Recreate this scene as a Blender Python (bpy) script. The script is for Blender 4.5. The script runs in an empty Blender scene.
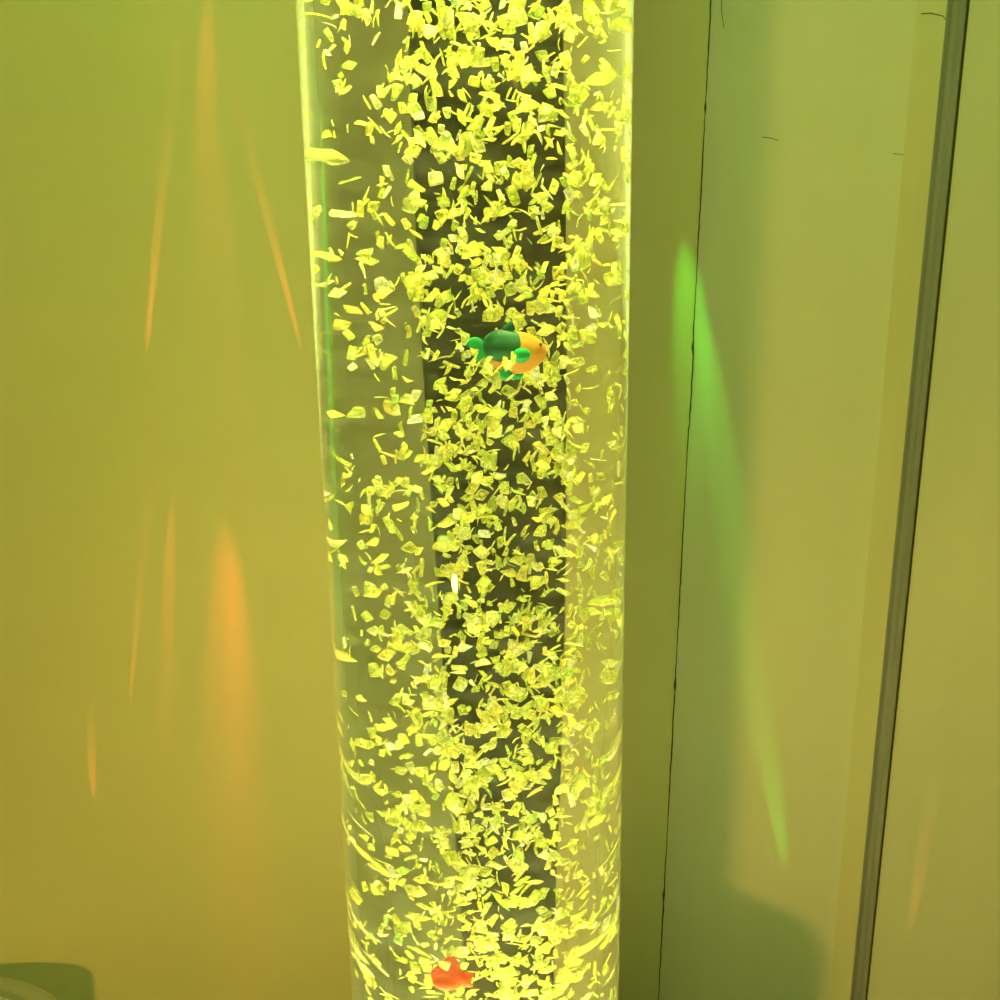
import bpy, bmesh, math, random
from mathutils import Vector, Matrix
random.seed(11)
R_ = random.random
U = random.uniform
PI = math.pi
C = bpy.context.scene.collection
SC = bpy.context.scene

# ------------------------------------------------------------------ camera
F = 1050.0
PITCH = math.radians(14.04)
CZ = 1.10
cam = bpy.data.cameras.new('camera')
cam.sensor_width = 36; cam.lens = 36 * F / 1000
cam.clip_start = 0.01
co = bpy.data.objects.new('camera', cam); C.objects.link(co)
co.location = (0, 0, CZ)
co.rotation_euler = (PI / 2 - PITCH, 0, 0)
SC.camera = co
FW = Vector((0, math.cos(PITCH), -math.sin(PITCH)))
UP = Vector((0, math.sin(PITCH), math.cos(PITCH)))
RT = Vector((1, 0, 0))

def ray(px, py):
    return (FW + RT * ((px - 500) / F) + UP * ((500 - py) / F))

LEAN = 0.0; RA = None
def on_wall(px, py, a, b, off=0.0):
    """where the line of sight through a measured point of the photo meets the upright wall a-b"""
    d = ray(px, py)
    t = Vector((b[0] - a[0], b[1] - a[1], 0)).normalized()
    n = t.cross(Vector((LEAN if a == RA else 0, 0, 1))).normalized()
    if n.y > 0: n = -n
    p0 = Vector((a[0], a[1], 0)) + n * off
    o = Vector((0, 0, CZ))
    k = (p0 - o).dot(n) / d.dot(n)
    return o + d * k

# ------------------------------------------------------------------ materials
def mat(name):
    m = bpy.data.materials.new(name); m.use_nodes = True
    nt = m.node_tree; nt.nodes.clear()
    out = nt.nodes.new('ShaderNodeOutputMaterial')
    return m, nt, out

def principled(name, col, rough=0.5, spec=0.5, metal=0.0, noise=None, bump=0.0, scale=8.0, stretch=(1, 1, 1), sss=0.0, coat=0.0):
    m, nt, out = mat(name)
    p = nt.nodes.new('ShaderNodeBsdfPrincipled')
    p.inputs['Base Color'].default_value = (*col, 1)
    p.inputs['Roughness'].default_value = rough
    p.inputs['Specular IOR Level'].default_value = spec
    p.inputs['Metallic'].default_value = metal
    p.inputs['Coat Weight'].default_value = coat
    nt.links.new(p.outputs[0], out.inputs[0])
    if noise or bump:
        tc = nt.nodes.new('ShaderNodeTexCoord')
        mp = nt.nodes.new('ShaderNodeMapping'); mp.inputs['Scale'].default_value = stretch
        nz = nt.nodes.new('ShaderNodeTexNoise'); nz.inputs['Scale'].default_value = scale
        nz.inputs['Detail'].default_value = 5
        nt.links.new(tc.outputs['Object'], mp.inputs[0]); nt.links.new(mp.outputs[0], nz.inputs['Vector'])
        if noise:
            mx = nt.nodes.new('ShaderNodeMix'); mx.data_type = 'RGBA'
            mx.inputs[6].default_value = (*col, 1); mx.inputs[7].default_value = (*noise, 1)
            rp = nt.nodes.new('ShaderNodeMapRange'); rp.inputs[1].default_value = .35; rp.inputs[2].default_value = .7
            nt.links.new(nz.outputs[0], rp.inputs[0]); nt.links.new(rp.outputs[0], mx.inputs[0])
            nt.links.new(mx.outputs[2], p.inputs['Base Color'])
        if bump:
            bp = nt.nodes.new('ShaderNodeBump'); bp.inputs['Strength'].default_value = bump
            bp.inputs['Distance'].default_value = .002
            nt.links.new(nz.outputs[0], bp.inputs['Height']); nt.links.new(bp.outputs[0], p.inputs['Normal'])
    return m

M_wall = principled('wall_paint', (.80, .78, .58), .45, .35, noise=(.76, .75, .55), bump=.12, scale=6)
M_wallr = principled('panel_paint', (.78, .78, .84), .40, .35, noise=(.73, .74, .76), bump=.12, scale=5, stretch=(3, 3, .4))
M_trim = principled('trim_paint', (.74, .72, .66), .45, .3, noise=(.71, .67, .58), scale=9, stretch=(4, 4, .6))
M_seal = principled('grey_strip', (.27, .29, .36), .55, .3, noise=(.33, .35, .44), bump=.2, scale=30, stretch=(4, 4, .3))
M_gap_shade = principled('gap_and_shade', (.085, .08, .035), .8, .1)  # gap and crack colour, also used for a painted shadow line
M_floor = principled('floor_vinyl', (.35, .32, .26), .4, .4, noise=(.3, .27, .22), scale=4)
M_rim = principled('grey_rim', (.55, .52, .50), .5, .3)
M_seat = principled('cream_seat', (.75, .70, .55), .5, .3)
M_base = principled('base_plastic', (.78, .77, .72), .35, .5)
M_green = principled('fish_green', (.002, .11, .05), .45, .35, sss=0)
M_green2 = principled('fish_fin_green', (.006, .36, .13), .4, .4)
M_yel = principled('fish_yellow', (.85, .55, .06), .45, .4, noise=(.95, .25, .03), scale=60)
M_org = principled('fish_orange', (.95, .07, .01), .45, .4)
M_org2 = principled('fish_fin_orange', (.98, .10, .01), .45, .4)
M_eye = principled('fish_eye', (.01, .01, .01), .2, .6)

def glass_tube():
    m, nt, out = mat('clear_acrylic')
    g = nt.nodes.new('ShaderNodeBsdfGlass'); g.inputs['IOR'].default_value = 1.345
    g.inputs['Roughness'].default_value = 0.0
    g.inputs['Color'].default_value = (.99, 1, .97, 1)
    nt.links.new(g.outputs[0], out.inputs[0])
    return m
M_glass = glass_tube()

def haze_glow_mat():
    """sheet inside the tube wall: faint streaky haze, with the bright edge glow put into its opacity"""
    m, nt, out = mat('haze_glow_film')
    tr = nt.nodes.new('ShaderNodeBsdfTransparent')
    df = nt.nodes.new('ShaderNodeBsdfDiffuse'); df.inputs[0].default_value = (.8, .9, .7, 1)
    tl = nt.nodes.new('ShaderNodeBsdfTranslucent'); tl.inputs[0].default_value = (.8, .9, .7, 1)
    ad = nt.nodes.new('ShaderNodeMixShader'); ad.inputs[0].default_value = .5
    nt.links.new(df.outputs[0], ad.inputs[1]); nt.links.new(tl.outputs[0], ad.inputs[2])
    tc = nt.nodes.new('ShaderNodeTexCoord'); mp = nt.nodes.new('ShaderNodeMapping')
    mp.inputs['Scale'].default_value = (14, 14, 60)
    nz = nt.nodes.new('ShaderNodeTexNoise'); nz.inputs['Scale'].default_value = 1.6; nz.inputs['Detail'].default_value = 3
    nz.inputs['Distortion'].default_value = 1.2
    nt.links.new(tc.outputs['Object'], mp.inputs[0]); nt.links.new(mp.outputs[0], nz.inputs['Vector'])
    rp = nt.nodes.new('ShaderNodeMapRange'); rp.inputs[1].default_value = .45; rp.inputs[2].default_value = .75
    rp.inputs[3].default_value = .006; rp.inputs[4].default_value = .05
    nt.links.new(nz.outputs[0], rp.inputs[0])
    lw = nt.nodes.new('ShaderNodeLayerWeight'); lw.inputs[0].default_value = .5
    ml = nt.nodes.new('ShaderNodeMapRange'); ml.inputs[1].default_value = .325; ml.inputs[2].default_value = .345  # denser at the tube edges, paints their bright line
    ml.inputs[3].default_value = 0; ml.inputs[4].default_value = .3
    nt.links.new(lw.outputs['Facing'], ml.inputs[0])
    sm = nt.nodes.new('ShaderNodeMath'); sm.operation = 'ADD'; sm.use_clamp = True
    nt.links.new(rp.outputs[0], sm.inputs[0]); nt.links.new(ml.outputs[0], sm.inputs[1])
    mx = nt.nodes.new('ShaderNodeMixShader')
    nt.links.new(sm.outputs[0], mx.inputs[0]); nt.links.new(tr.outputs[0], mx.inputs[1]); nt.links.new(ad.outputs[0], mx.inputs[2])
    nt.links.new(mx.outputs[0], out.inputs[0])
    return m
M_haze_glow = haze_glow_mat()

def bubble_mat():
    m, nt, out = mat('bubble_skin')
    df = nt.nodes.new('ShaderNodeBsdfDiffuse'); tl = nt.nodes.new('ShaderNodeBsdfTranslucent')
    gl = nt.nodes.new('ShaderNodeBsdfGlossy'); gl.inputs['Roughness'].default_value = .22
    tr = nt.nodes.new('ShaderNodeBsdfTransparent')
    geo = nt.nodes.new('ShaderNodeNewGeometry')
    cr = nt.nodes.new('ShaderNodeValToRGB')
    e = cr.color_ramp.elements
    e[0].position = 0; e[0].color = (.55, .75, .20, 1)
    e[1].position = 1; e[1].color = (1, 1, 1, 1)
    for pos, c in ((.05, (.65, .70, .16, 1)), (.25, (.66, .72, .14, 1)), (.45, (.85, .86, .2, 1)), (.6, (1, .95, .26, 1)), (.75, (1, .88, .26, 1)), (.80, (.9, .95, .4, 1)), (.93, (1, .97, .6, 1))):  # LED tints and white glints painted in as per-bubble colour
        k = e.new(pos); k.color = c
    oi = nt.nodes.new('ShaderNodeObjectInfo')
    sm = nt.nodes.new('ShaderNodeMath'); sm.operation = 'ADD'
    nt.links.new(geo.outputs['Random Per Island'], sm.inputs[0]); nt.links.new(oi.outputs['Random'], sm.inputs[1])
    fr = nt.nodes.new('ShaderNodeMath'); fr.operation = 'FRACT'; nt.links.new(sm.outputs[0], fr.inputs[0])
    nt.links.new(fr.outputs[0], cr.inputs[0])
    tc = nt.nodes.new('ShaderNodeTexCoord')
    nz = nt.nodes.new('ShaderNodeTexNoise'); nz.inputs['Scale'].default_value = 520; nz.inputs['Detail'].default_value = 2
    nt.links.new(tc.outputs['Object'], nz.inputs['Vector'])
    bp = nt.nodes.new('ShaderNodeBump'); bp.inputs['Strength'].default_value = .9; bp.inputs['Distance'].default_value = .0006
    nt.links.new(nz.outputs[0], bp.inputs['Height'])
    for n in (df, tl, gl): nt.links.new(bp.outputs[0], n.inputs['Normal'])
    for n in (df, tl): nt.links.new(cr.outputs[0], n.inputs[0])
    a = nt.nodes.new('ShaderNodeMixShader'); a.inputs[0].default_value = .5
    nt.links.new(df.outputs[0], a.inputs[1]); nt.links.new(tl.outputs[0], a.inputs[2])
    b = nt.nodes.new('ShaderNodeMixShader'); b.inputs[0].default_value = .2
    nt.links.new(a.outputs[0], b.inputs[1]); nt.links.new(gl.outputs[0], b.inputs[2])
    lw = nt.nodes.new('ShaderNodeLayerWeight'); lw.inputs[0].default_value = .5
    rp = nt.nodes.new('ShaderNodeMapRange'); rp.inputs[1].default_value = 0; rp.inputs[2].default_value = .6
    rp.inputs[3].default_value = .5; rp.inputs[4].default_value = 1
    nt.links.new(lw.outputs['Facing'], rp.inputs[0])
    c = nt.nodes.new('ShaderNodeMixShader')
    rn = nt.nodes.new('ShaderNodeMapRange'); rn.inputs[1].default_value = .38; rn.inputs[2].default_value = .58
    rn.inputs[3].default_value = -.42; rn.inputs[4].default_value = .35
    nt.links.new(nz.outputs[0], rn.inputs[0])
    ad = nt.nodes.new('ShaderNodeMath'); ad.operation = 'ADD'; ad.use_clamp = True
    nt.links.new(rp.outputs[0], ad.inputs[0]); nt.links.new(rn.outputs[0], ad.inputs[1])
    nt.links.new(ad.outputs[0], c.inputs[0]); nt.links.new(tr.outputs[0], c.inputs[1]); nt.links.new(b.outputs[0], c.inputs[2])
    nt.links.new(c.outputs[0], out.inputs[0])
    return m
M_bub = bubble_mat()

# ------------------------------------------------------------------ helpers
def link(name, bm, m, parent=None, smooth=True):
    me = bpy.data.meshes.new(name)
    bm.normal_update(); bm.to_mesh(me); bm.free()
    me.materials.append(m)
    if smooth:
        for p in me.polygons: p.use_smooth = True
    o = bpy.data.objects.new(name, me); C.objects.link(o)
    if parent: o.parent = parent
    return o

def empty(name, loc, label, cat, group=None):
    o = bpy.data.objects.new(name, None); C.objects.link(o); o.location = loc
    o.empty_display_size = .05
    tag(o, label, cat, group); return o

def tag(o, label, cat, group=None):
    o['label'] = label; o['category'] = cat
    if group: o['group'] = group

def struct(o): o['kind'] = 'structure'; return o

def prism(bm, pts_lo, pts_hi):
    """closed prism between two rings"""
    a = [bm.verts.new(p) for p in pts_lo]; b = [bm.verts.new(p) for p in pts_hi]
    n = len(a)
    for i in range(n):
        bm.faces.new((a[i], a[(i + 1) % n], b[(i + 1) % n], b[i]))
    bm.faces.new(a[::-1]); bm.faces.new(b)
    bmesh.ops.recalc_face_normals(bm, faces=bm.faces)

def lathe(bm, prof, n=64, closed=False):
    rings = []
    for r, z in prof:
        if r < 1e-6: rings.append([bm.verts.new((0, 0, z))])
        else: rings.append([bm.verts.new((r * math.cos(2 * PI * i / n), r * math.sin(2 * PI * i / n), z)) for i in range(n)])
    for a, b in zip(rings, rings[1:]):
        for i in range(n):
            j = (i + 1) % n
            if len(a) == 1 and len(b) == 1: continue
            if len(a) == 1: bm.faces.new((a[0], b[j], b[i]))
            elif len(b) == 1: bm.faces.new((a[i], a[j], b[0]))
            else: bm.faces.new((a[i], a[j], b[j], b[i]))
    bmesh.ops.recalc_face_normals(bm, faces=bm.faces)

def wall_slab(name, a, b, z0, z1, th, m, off=0.0, lean=0.0):
    """upright slab a->b with its face towards the camera, th thick behind it"""
    t = Vector((b[0] - a[0], b[1] - a[1], 0)).normalized(); n = Vector((t.y, -t.x, 0))
    if n.y > 0: n = -n
    A = Vector((a[0], a[1], 0)) + n * off; B = Vector((b[0], b[1], 0)) + n * off
    bm = bmesh.new()
    ring = [A, B, B - n * th, A - n * th]
    prism(bm, [(p.x, p.y, z0) for p in ring], [(p.x + lean * z1, p.y, z1) for p in ring])
    return struct(link(name, bm, m, smooth=False))

# ------------------------------------------------------------------ the room corner
ZT = 2.4
LA, LB = (-1.3, .66), (-.071, .842)       # left wall, ends behind the tube
KA, KB = (-.003, .85), (.30, .85)          # narrow back wall, up to the corner
_p, _q = on_wall(711, 0, KA, KB), on_wall(658.5, 1000, KA, KB)
LEAN = (_p.x - _q.x) / (_p.z - _q.z)        # the old corner is not quite plumb
CX = _q.x - LEAN * _q.z
RA, RB = (CX, .85), (CX + .7, .42)          # right wall coming forward
wall_slab('wall_left', LA, LB, 0, ZT, .08, M_wall)
wall_slab('wall_back', KA, KB, 0, ZT, .08, M_wall)
wall_slab('wall_right', RA, RB, 0, ZT, .08, M_wallr, lean=LEAN)
# dark strip between left wall and back wall, hidden straight behind the tube
wall_slab('trim_1', LB, KA, 0, ZT, .05, M_gap_shade, off=-.006)

def strip_on_wall(name, x0t, x1t, x0b, x1b, a, b, th, m, y0=-300, y1=1400, prof=None):
    """a raised strip that follows four measured points on a wall (nearly upright)"""
    def line(xt, xb, y): return xt + (xb - xt) * y / 1000.0
    def pt(xt, xb, z):                       # point at height z on the line through the two measured points
        P = on_wall(xt, 0, a, b); Q = on_wall(xb, 1000, a, b)
        k = (z - P.z) / (Q.z - P.z)
        return P + (Q - P) * k
    t = Vector((b[0] - a[0], b[1] - a[1], 0)).normalized(); n = Vector((t.y, -t.x, 0))
    if n.y > 0: n = -n
    bm = bmesh.new()
    lo, hi = [], []
    for z, L in ((0, lo), (ZT, hi)):
        A = pt(x0t, x0b, z); B = pt(x1t, x1b, z)
        pr = prof or [(0, 0), (0, 1), (1, 1), (1, 0)]
        for u, v in pr: L.append(tuple(A + (B - A) * u + n * th * v))
    prism(bm, lo, hi)
    return struct(link(name, bm, m, smooth=False))

# pale board and grey seal on the right wall
strip_on_wall('trim_2', 918, 949, 830, 851, RA, RB, .0025, M_trim)
strip_on_wall('trim_3', 949, 968, 851, 866, RA, RB, .006, M_seal, prof=[(0, 0), (0, .8), (.12, 1), (.3, .72), (.55, .66), (.72, .9), (1, .8), (1, 0)])
strip_on_wall('trim_shade', 968, 970, 866, 867.2, RA, RB, .0006, M_gap_shade)  # shadow line beside the seal, put in as a thin dark strip
# the crack along the corner: thin dark caulk line
rk = random.Random(3); bm = bmesh.new(); prev = None
for k in range(141):
    py = -20 + k * 7.5
    px = 711 - .0525 * py + rk.uniform(-.3, .3) + (.9 if 350 < py < 430 else 0)
    wd = .5 + .8 * abs(math.sin(k * .13 + 1)) * rk.uniform(.6, 1.2) + (1.5 if k in (17, 49, 94, 122) else 0)
    e = []
    for q in (px - wd / 2, px + wd / 2):
        A = on_wall(q, py, KA, KB, .0006); B = on_wall(q, py, RA, RB, .0006)
        e.append(A if A.y < B.y else B)
    cur = [bm.verts.new(e[0]), bm.verts.new(e[1]), bm.verts.new(e[1] + Vector((0, .004, 0))), bm.verts.new(e[0] + Vector((0, .004, 0)))]
    if prev:
        for u in range(4): bm.faces.new((prev[u], prev[(u + 1) % 4], cur[(u + 1) % 4], cur[u]))
    prev = cur
for pts in ([(721, -8), (721.5, 12), (724, 29)], [(762, 137), (770, 138), (779, 140.5)], [(919, 15), (928, 14), (941, 17), (946, 24)], [(893, 153.5), (905, 155)]):
    prev = None; W = (KA, KB) if pts[0][0] < 670 else (RA, RB)
    for q, (px, py) in enumerate(pts):
        wd = .55 if q < len(pts) - 1 else .3
        n = Vector((0, -.0006 if px < 915 else -.0036, 0))
        hz = abs(pts[-1][0] - pts[0][0]) > abs(pts[-1][1] - pts[0][1])
        A = on_wall(px - (0 if hz else wd / 2), py - (wd / 2 if hz else 0), *W) + n; B = on_wall(px + (0 if hz else wd / 2), py + (wd / 2 if hz else 0), *W) + n
        cur = [bm.verts.new(A), bm.verts.new(B), bm.verts.new(B + Vector((0, .004, 0))), bm.verts.new(A + Vector((0, .004, 0)))]
        if prev:
            for u in range(4): bm.faces.new((prev[u], prev[(u + 1) % 4], cur[(u + 1) % 4], cur[u]))
        prev = cur
bmesh.ops.recalc_face_normals(bm, faces=bm.faces)
struct(link('trim_5', bm, M_gap_shade, smooth=False))
bm = bmesh.new(); prism(bm, [(-1.4, -.6, -.05), (1.2, -.6, -.05), (1.2, 1.0, -.05), (-1.4, 1.0, -.05)], [(-1.4, -.6, 0), (1.2, -.6, 0), (1.2, 1.0, 0), (-1.4, 1.0, 0)])
struct(link('floor', bm, M_floor, smooth=False))

# ------------------------------------------------------------------ the bubble tube
H = .510; RAD = .075
AX_T, AX_B = -.0155, -.0080              # sideways place of the axis at the top and bottom of the view
ZTOP, ZBOT = CZ + .103, CZ - .42
lean = math.atan2(AX_T - AX_B, ZTOP - ZBOT)
def axis_x(z): return AX_B + (AX_T - AX_B) * (z - ZBOT) / (ZTOP - ZBOT)
tube = empty('bubble_tube', (axis_x(0), H, 0), 'tall clear water-filled bubble column lit yellow-green from inside', 'bubble lamp')
tube.rotation_euler = (0, lean, 0)
TM = Matrix.Translation(Vector((axis_x(0), H, 0))) @ Matrix.Rotation(lean, 4, 'Y')
Z0, Z1 = .56, 1.50
bm = bmesh.new(); lathe(bm, [(0, Z0), (RAD, Z0), (RAD, Z1), (0, Z1)], 256)
g = link('acrylic_cylinder', bm, M_glass, tube)
for p in g.data.polygons: p.use_smooth = abs(p.normal.z) < .5
RI = RAD * .985
bm = bmesh.new(); lathe(bm, [(RI, Z0 + .004), (RI, Z1 - .004)], 192)
link('water', bm, M_haze_glow, tube)  # thin inner sheet carrying the haze and the painted edge glow
bm = bmesh.new(); lathe(bm, [(0, 0), (.12, 0), (.125, .01), (.125, .545), (.118, .557), (.085, .558), (.079, .5585), (.079, .559), (0, .559)], 96)
link('base', bm, M_base, tube)
bm = bmesh.new(); lathe(bm, [(0, Z1 + .001), (.079, Z1 + .001), (.079, Z1 + .05), (.07, Z1 + .06), (0, Z1 + .06)], 96)
link('cap', bm, M_base, tube)

# ------------------------------------------------------------------ bubbles
def chip(rng, s):
    """a wobbling flattened air bubble: a curved four-sided lens with rounded faces; returns verts, faces"""
    w = s * rng.uniform(.6, 1.1); h = s * rng.uniform(.85, 1.5)
    if rng.random() < .25: w *= .38; h *= 1.25
    th = s * rng.uniform(.10, .2)
    cx = rng.uniform(-.35, .35) / s; cy = rng.uniform(-.3, .3) / s; tw = rng.uniform(-.45, .45) / s
    sk = rng.uniform(-.3, .3); tp = rng.uniform(-.25, .25)
    N = 4; V = []; Fc = []
    for side in (1, -1):
        for j in range(N + 1):
            for i in range(N + 1):
                u = i / N * 2 - 1; v = j / N * 2 - 1
                uu = u * (1 - .10 * v * v); vv = v * (1 - .10 * u * u)
                x = w / 2 * (uu * (1 + tp * vv) + sk * vv); y = h / 2 * vv
                z = cx * x * x + cy * y * y + tw * x * y * 1.2
                e = (1 - u ** 4) * (1 - v ** 4)
                V.append(Vector((x, y, z + side * th / 2 * (.25 + .75 * e))))
    n1 = N + 1; o2 = n1 * n1
    for j in range(N):
        for i in range(N):
            a = j * n1 + i
            Fc.append((a, a + 1, a + 1 + n1, a + n1)); Fc.append((o2 + a, o2 + a + n1, o2 + a + n1 + 1, o2 + a + 1))
    rim = [i for i in range(n1)] + [j * n1 + N for j in range(1, n1)] + [N * n1 + i for i in range(N - 1, -1, -1)] + [j * n1 for j in range(N - 1, 0, -1)]
    for a, b in zip(rim, rim[1:] + rim[:1]): Fc.append((a, o2 + a, o2 + b, b))
    return V, Fc

rng = random.Random(5)
protos = []
for k in range(14):
    V, Fc = chip(rng, .0044)
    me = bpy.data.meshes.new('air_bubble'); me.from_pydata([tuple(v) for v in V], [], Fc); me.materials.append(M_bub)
    for p in me.polygons: p.use_smooth = True
    protos.append(me)

NB = 5600
spots = []
while len(spots) < NB:
    z = CZ - .47 + .63 * rng.random() ** 1.1
    up = (z - (CZ - .42)) / .52                                  # 0 bottom of view, 1 top
    if rng.random() < .62:
        x = rng.gauss(.006, .021 + .007 * (1 - up)); y = rng.gauss(-.008, .026)
    else:
        a = rng.uniform(0, 2 * PI); r = .072 * math.sqrt(rng.random()); x, y = r * math.cos(a), r * math.sin(a)
        if x < -.02 and rng.random() < .5 * max(0, up): continue
    if len(spots) % 9 == 0:                                      # a thin sheet of small bubbles clings to the right side
        a = rng.uniform(-.9, .9); x, y = rng.uniform(.052, .069) * math.cos(a), .066 * math.sin(a)
    for k in range(rng.choice((1, 1, 2, 2, 3))):                  # they rise in little strings and clumps
        p = (x + rng.gauss(0, .0022), y + rng.gauss(0, .0022), z + rng.gauss(0, .0045))
        if math.hypot(p[0], p[1]) < .0705: spots.append(p)
FISH = [Vector((.0075, -.040, 0)), Vector((0, 0, 0))]

def orient(r):
    # most bubbles show their broad side outwards, tumbling
    return (Matrix.Rotation(r.uniform(0, 2 * PI), 4, 'Z') @ Matrix.Rotation(PI / 2 + r.gauss(0, .6), 4, 'X') @ Matrix.Rotation(r.gauss(0, .5), 4, 'Z'))

def in_fish(x, y, z):
    for (fx, fy, fz, fr) in FISHES:
        if y < fy + .02 and math.hypot(x - fx, z - fz) < fr: return (x - fx) > -.004 or z - fz > .001 or abs(y - fy) < .008
    return False

def tube_point(px, py, yloc, mag=1.345):
    """tube-local point that shows at a measured place, allowing for the water's magnification"""
    d = ray(px, py); o = Vector((0, 0, CZ))
    t = (H + yloc) / d.y
    P = o + d * t
    L = TM.inverted() @ P
    return L

G = tube_point(520, 351, -.045); OR = tube_point(449, 954, -.045)
FISHES = [(G.x * .9, -.045, G.z, .0115), (OR.x * .8, -.045, OR.z, .010)]
spots = [s for s in spots if not in_fish(*s)]
for k in range(9):                                                # a few bubbles pass in front of the green fish
    spots.append((G.x * .78 + rng.uniform(-.009, .001), -.0625 + rng.uniform(0, .006), G.z + rng.uniform(-.011, -.001)))
# nearest in view show largest
def near(s): return s[1]
vis = [s for s in spots if CZ - .44 < s[2] < CZ + .125]
hid = [s for s in spots if not (CZ - .44 < s[2] < CZ + .125)]
vis.sort(key=near)
front, rest = vis[:300], vis[300:]
LBL = 'small flat wobbling air bubble glowing yellow-green inside the water column'
for i, s in enumerate(front):
    o = bpy.data.objects.new('air_bubble', protos[i % len(protos)]); C.objects.link(o)
    o.matrix_world = TM @ Matrix.Translation(Vector(s)) @ orient(rng) @ Matrix.Scale(rng.uniform(.6, 1.25), 4)
    tag(o, LBL, 'bubble', 'air bubbles rising at the front of the column')
V, Fc = [], []
for s in rest + hid:
    v, f = chip(rng, .0044 * rng.uniform(.55, 1.3))
    m = TM @ Matrix.Translation(Vector(s)) @ orient(rng); b = len(V)
    V += [tuple(m @ p) for p in v]; Fc += [tuple(q + b for q in ff) for ff in f]
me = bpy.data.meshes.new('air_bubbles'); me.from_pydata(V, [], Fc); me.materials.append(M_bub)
for p in me.polygons: p.use_smooth = True
o = bpy.data.objects.new('air_bubbles', me); C.objects.link(o)
tag(o, 'dense swarm of yellow-green air bubbles filling the water column behind the front ones', 'bubbles'); o['kind'] = 'stuff'

# ------------------------------------------------------------------ toy fish
def ellipsoid(bm, c, r, rot=None, seg=28, shape=None):
    M = Matrix.Translation(Vector(c)) @ (rot or Matrix.Identity(4)) @ Matrix.Diagonal((*r, 1))
    res = bmesh.ops.create_uvsphere(bm, u_segments=seg, v_segments=seg // 2, radius=1)
    for v in res['verts']:
        if shape: v.co = shape(v.co)
        v.co = M @ v.co

def fin(bm, outline, th, y=0.0, bulge=1.0):
    """flat fin in the x-z plane with a soft rounded edge"""
    n = len(outline); cx = sum(p[0] for p in outline) / n; cz = sum(p[1] for p in outline) / n
    rings = []
    for k, yy in ((1, 0), (.9, th * .5), (.6, th * .9), (.0, th)):
        rings.append((k, yy))
    def mk(sign):
        out = []
        for k, yy in rings[:-1]:
            out.append([bm.verts.new((cx + (p[0] - cx) * k, y + sign * yy, cz + (p[1] - cz) * k)) for p in outline])
        out.append(bm.verts.new((cx, y + sign * th, cz)))
        return out
    for sign in (1, -1):
        r = mk(sign)
        for a, b in zip(r[:-1], r[1:-1]):
            for i in range(n):
                j = (i + 1) % n; bm.faces.new((a[i], a[j], b[j], b[i]))
        for i in range(n): bm.faces.new((r[-2][i], r[-2][(i + 1) % n], r[-1]))
    bmesh.ops.remove_doubles(bm, verts=bm.verts, dist=1e-6)
    bmesh.ops.recalc_face_normals(bm, faces=bm.faces)

def smooth_loop(pts, n=5):
    out = []; m = len(pts)
    for i in range(m):
        p0, p1, p2, p3 = pts[i - 1], pts[i], pts[(i + 1) % m], pts[(i + 2) % m]
        for k in range(n):
            t = k / n
            out.append(tuple(.5 * (2 * p1[a] + (p2[a] - p0[a]) * t + (2 * p0[a] - 5 * p1[a] + 4 * p2[a] - p3[a]) * t * t + (3 * p1[a] - p0[a] - 3 * p2[a] + p3[a]) * t ** 3) for a in (0, 1)))
    return out

MM = .00039                                   # one photo pixel at the fish, allowing for magnification
def px_loop(pts, cx, cy): return smooth_loop([((x - cx) * MM, (cy - y) * MM) for x, y in pts])

def body_mesh(a, b, x0, x1, top, bot, half, n=22, m=20):
    """body of revolution-like skin with separate back and belly curves, from x0 to x1"""
    bm = bmesh.new(); rings = []
    for i in range(n + 1):
        t = i / n; x = x0 + (x1 - x0) * t
        s = math.sin(PI * min(1, max(0, .02 + .96 * t))) ** .6
        rings.append([bm.verts.new((x, half * s * math.cos(q), (top if math.sin(q) > 0 else bot) * s * math.sin(q) + (b - a) * 0)) for q in [2 * PI * k / m for k in range(m)]])
    for p, q in zip(rings, rings[1:]):
        for k in range(m): bm.faces.new((p[k], p[(k + 1) % m], q[(k + 1) % m], q[k]))
    bm.faces.new(rings[0]); bm.faces.new(rings[-1][::-1])
    bmesh.ops.recalc_face_normals(bm, faces=bm.faces)
    return bm

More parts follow.
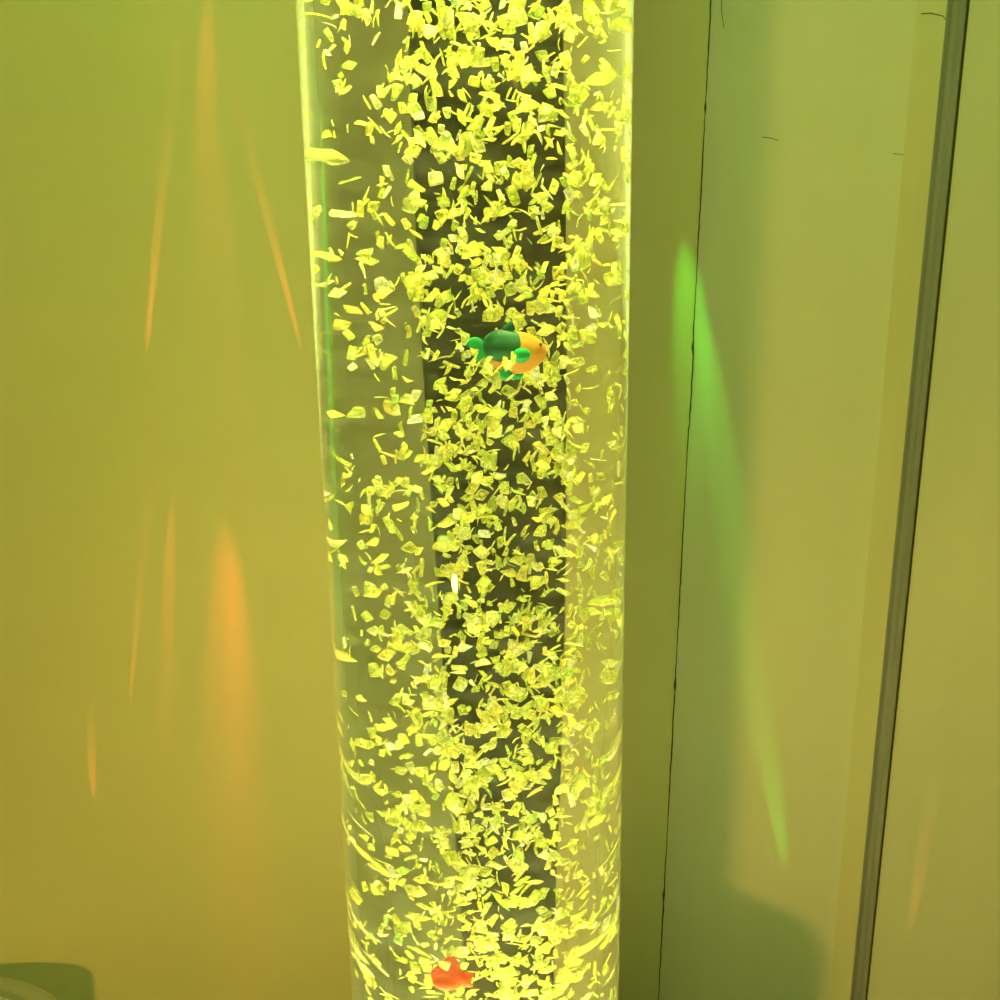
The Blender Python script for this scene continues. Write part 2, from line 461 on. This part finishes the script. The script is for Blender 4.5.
def green_fish():
    cx, cy = 512, 352
    t = empty('toy_fish', TM @ Vector((G.x * .78, -.043, G.z)), 'green plastic toy fish with yellow and orange face floating in the column', 'toy fish')
    # body: yellow head and belly, green jacket over the back
    bm = body_mesh(0, 0, (484 - cx) * MM, (546 - cx) * MM, 22 * MM, 25 * MM, 11 * MM)
    link('body', bm, M_yel, t)
    bm = bmesh.new()
    ellipsoid(bm, ((506 - cx) * MM, -.0003, (cy - 348) * MM), (26 * MM, 11.8 * MM, 20 * MM), Matrix.Rotation(.3, 4, 'Y'))
    link('back', bm, M_green, t)['label'] = 'dark green back'
    bm = bmesh.new(); fin(bm, px_loop([(497, 336), (501, 326), (508, 319), (513, 318), (512, 326), (509, 334), (506, 341)], cx, cy), .0009, y=-.001)
    link('dorsal_fin', bm, M_green, t)
    bm = bmesh.new(); ellipsoid(bm, ((521 - cx) * MM, -.0058, (cy - 355) * MM), (9.5 * MM, .0014, 8.5 * MM), Matrix.Rotation(-.3, 4, 'Y'))
    link('pectoral_fin', bm, M_green2, t)['label'] = 'bright green rounded side fin'
    bm = bmesh.new(); fin(bm, px_loop([(492, 352), (484, 344), (479, 338), (472, 336), (465, 340), (464, 346), (470, 345), (476, 348), (477, 353), (474, 360), (477, 364), (486, 362), (493, 359)], cx, cy), .0012)
    link('tail_fin', bm, M_green2, t)
    for x0 in (504, 514):
        bm = bmesh.new(); ellipsoid(bm, ((x0 - cx) * MM, -.002 + (x0 - 504) * .0003, (cy - 377) * MM), (8 * MM, .0016, 6.5 * MM), Matrix.Rotation(.2, 4, 'Y'))
        link('belly_fin', bm, M_green2, t)
    bm = bmesh.new(); ellipsoid(bm, ((540.5 - cx) * MM, -.0022, (cy - 344) * MM), (1.7 * MM, .0006, 1.9 * MM))
    link('eye', bm, M_eye, t)
    return t
gf = green_fish()

def orange_fish():
    cx, cy = 450, 978
    t = empty('toy_fish', TM @ Vector((OR.x * .78, -.043, OR.z)), 'small orange-red plastic toy fish floating near the bottom of the column', 'toy fish')
    bm = body_mesh(0, 0, (430 - cx) * MM, (464 - cx) * MM, 18 * MM, 18 * MM, 9 * MM)
    link('body', bm, M_org, t)
    bm = bmesh.new(); fin(bm, px_loop([(436, 964), (443, 955), (450, 950), (456, 955), (459, 966), (455, 974), (440, 974)], cx, cy), .0015, y=-.001)
    link('dorsal_fin', bm, M_org, t)
    bm = bmesh.new(); ellipsoid(bm, ((443 - cx) * MM, -.0046, (cy - 983) * MM), (12.5 * MM, .0016, 10.5 * MM), Matrix.Rotation(.1, 4, 'Y'))
    link('pectoral_fin', bm, M_org2, t)
    bm = bmesh.new(); fin(bm, px_loop([(457, 976), (463, 971), (470, 971), (471, 977), (468, 982), (471, 989), (464, 990), (458, 985)], cx, cy), .0012)
    link('tail_fin', bm, M_org2, t)
    bm = bmesh.new(); ellipsoid(bm, ((433 - cx) * MM, -.0022, (cy - 972) * MM), (1.4 * MM, .0006, 1.6 * MM))
    link('eye', bm, M_eye, t)
    t.scale = (1.14, 1.14, 1.14)
orange_fish()

# ------------------------------------------------------------------ round stool at the lower left
def at_z(px, py, z):
    d = ray(px, py); t = (z - CZ) / d.z
    return Vector((0, 0, CZ)) + d * t
ZS = .49
P1, P2 = at_z(0, 973, ZS), at_z(62, 1000, ZS)
rs = .115
mid = (P1 + P2) / 2; dv = (P2 - P1); hl = dv.length / 2
nrm = Vector((dv.y, -dv.x, 0)).normalized()
if nrm.y > 0: nrm = -nrm
cs = mid + nrm * math.sqrt(rs * rs - hl * hl)
st = empty('round_stool', (cs.x, cs.y, 0), 'round stool top with a grey rim at the lower left corner', 'stool')
bm = bmesh.new(); lathe(bm, [(0, ZS - .05), (rs - .004, ZS - .05), (rs, ZS - .045), (rs, ZS - .004), (rs - .004, ZS), (rs - .018, ZS), (rs - .02, ZS - .004), (0, ZS - .004)], 96)
link('rim', bm, M_rim, st)['label'] = 'grey rim'
bm = bmesh.new(); lathe(bm, [(0, ZS - .006), (rs - .021, ZS - .006), (rs - .026, ZS + .001), (0, ZS + .004)], 96)
link('seat', bm, M_seat, st)
for k in range(4):
    a = PI / 4 + k * PI / 2
    bm = bmesh.new(); lathe(bm, [(0, 0), (.012, 0), (.016, ZS - .051), (0, ZS - .051)], 24)
    l = link('leg', bm, M_rim, st); l.location = (.06 * math.cos(a), .06 * math.sin(a), 0)

# ------------------------------------------------------------------ light
YG = (.90, 1, .10)
def area(name, loc, target, size, energy, col, spread=180, parent=None):
    L = bpy.data.lights.new(name, 'AREA'); L.shape = 'DISK'; L.size = size; L.energy = energy; L.color = col
    L.spread = math.radians(spread)
    o = bpy.data.objects.new(name, L); C.objects.link(o); o.location = loc
    o.rotation_euler = (Vector(target) - Vector(loc)).to_track_quat('-Z', 'Y').to_euler()
    return o
def point(name, loc, energy, col, rad=.01):
    L = bpy.data.lights.new(name, 'POINT'); L.energy = energy; L.color = col; L.shadow_soft_size = rad
    o = bpy.data.objects.new(name, L); C.objects.link(o); o.location = loc; return o
def spot(name, loc, target, deg, energy, col, blend=.6, rad=.0005):
    L = bpy.data.lights.new(name, 'SPOT'); L.energy = energy; L.color = col; L.shadow_soft_size = rad
    L.spot_size = math.radians(deg); L.spot_blend = blend
    o = bpy.data.objects.new(name, L); C.objects.link(o); o.location = loc
    o.rotation_euler = (Vector(target) - Vector(loc)).to_track_quat('-Z', 'Y').to_euler()
    return o

def tl(x, y, z): return TM @ Vector((x, y, z))
# LEDs in the base shining up, and added fill lights at the top shining down, both inside the water
area('led_base', tl(0, 0, .572), tl(0, 0, 1.2), .12, 6.0, (1, .97, .42), 30)
area('top_fill', tl(0, 0, 1.49), tl(0, 0, .8), .12, 2.0, (.97, 1, .28), 50)
for k in range(3):
    a = k * 2 * PI / 3 + .5
    point('led_base_spot', tl(.05 * math.cos(a), .05 * math.sin(a), .585), 2.0, (1, .98, .34), .006)
    point('top_fill_spot', tl(.05 * math.cos(a), .05 * math.sin(a), 1.40), .35, (.97, 1, .3), .006)
# added fill lights out of view, standing in for the tube's glow on the walls
area('wall_fill', (-.08, -.1, 1.95), (0, .8, .9), .25, 4.6, (.54, 1, .10))
area('low_warm_fill', (-.15, -.02, .60), (-.12, .8, .8), .045, 2.05, (1, .52, .08))  # added low fill, unseen, warms the lower walls

def beam(src, dst, a, b, off, deg, e, col, blend=.8, narrow=1):
    s = on_wall(*src, a, b, off); d = on_wall(*dst, a, b, 0)
    o = spot('streak_spot', s, d, deg, e, col, blend)  # added spot close to the wall, placed to draw one coloured streak
    z = (s - d).normalized(); t = Vector((b[0] - a[0], b[1] - a[1], 0)).normalized()   # the flat fan stands square to the wall
    y = z.cross(t).normalized(); x = y.cross(z)
    o.matrix_world = Matrix.Translation(s) @ Matrix((x, y, z)).transposed().to_4x4() @ Matrix.Diagonal((narrow, 1, 1, 1))
RED = (1, .12, .03)
beam((122, 540), (158, 230), LA, LB, .025, 9, 4.5, RED, 1, .24)
beam((345, 520), (272, 235), LA, LB, .025, 9, 4.5, RED, 1, .24)
beam((206, -300), (206, 120), LA, LB, .03, 7, 4, RED, 1, .7)
beam((195, -250), (230, 330), LA, LB, .03, 6, 3.5, RED, 1, .7)
beam((216, 250), (226, 700), LA, LB, .045, 11, 7, RED, 1, .7)
beam((206, 250), (244, 720), LA, LB, .045, 10, 6, RED, 1, .6)
beam((172, 250), (168, 620), LA, LB, .035, 8, 4.5, RED, 1, .35)
beam((108, 880), (140, 590), LA, LB, .025, 9, 3, RED, 1, .2)
beam((92, 900), (92, 760), LA, LB, .02, 8, .9, RED, 1, .5)
GRN = (.10, 1, .04)
beam((655, 60), (722, 460), RA, RB, .035, 9, 5, GRN, 1, .7)
beam((672, 20), (692, 360), RA, RB, .045, 10, 5, GRN, 1, .9)
beam((805, 1060), (768, 760), RA, RB, .03, 9, 2.5, GRN, .9, .6)
beam((880, 1080), (920, 870), RA, RB, .025, 7, 1.0, (1, .3, .05), .8, .5)

w = bpy.data.worlds.new('world'); w.use_nodes = True
w.node_tree.nodes['Background'].inputs[0].default_value = (1.0, .95, .16, 1)
w.node_tree.nodes['Background'].inputs[1].default_value = .035
SC.world = w
SC.cycles.max_bounces = 12; SC.cycles.transmission_bounces = 10; SC.cycles.transparent_max_bounces = 32
SC.cycles.use_denoising = True
SC.cycles.caustics_refractive = True
SC.cycles.sample_clamp_indirect = 4
SC.view_settings.view_transform = 'Standard'; SC.view_settings.look = 'None'
SC.view_settings.gamma = 1; SC.view_settings.use_curve_mapping = False
SC.view_settings.exposure = 0
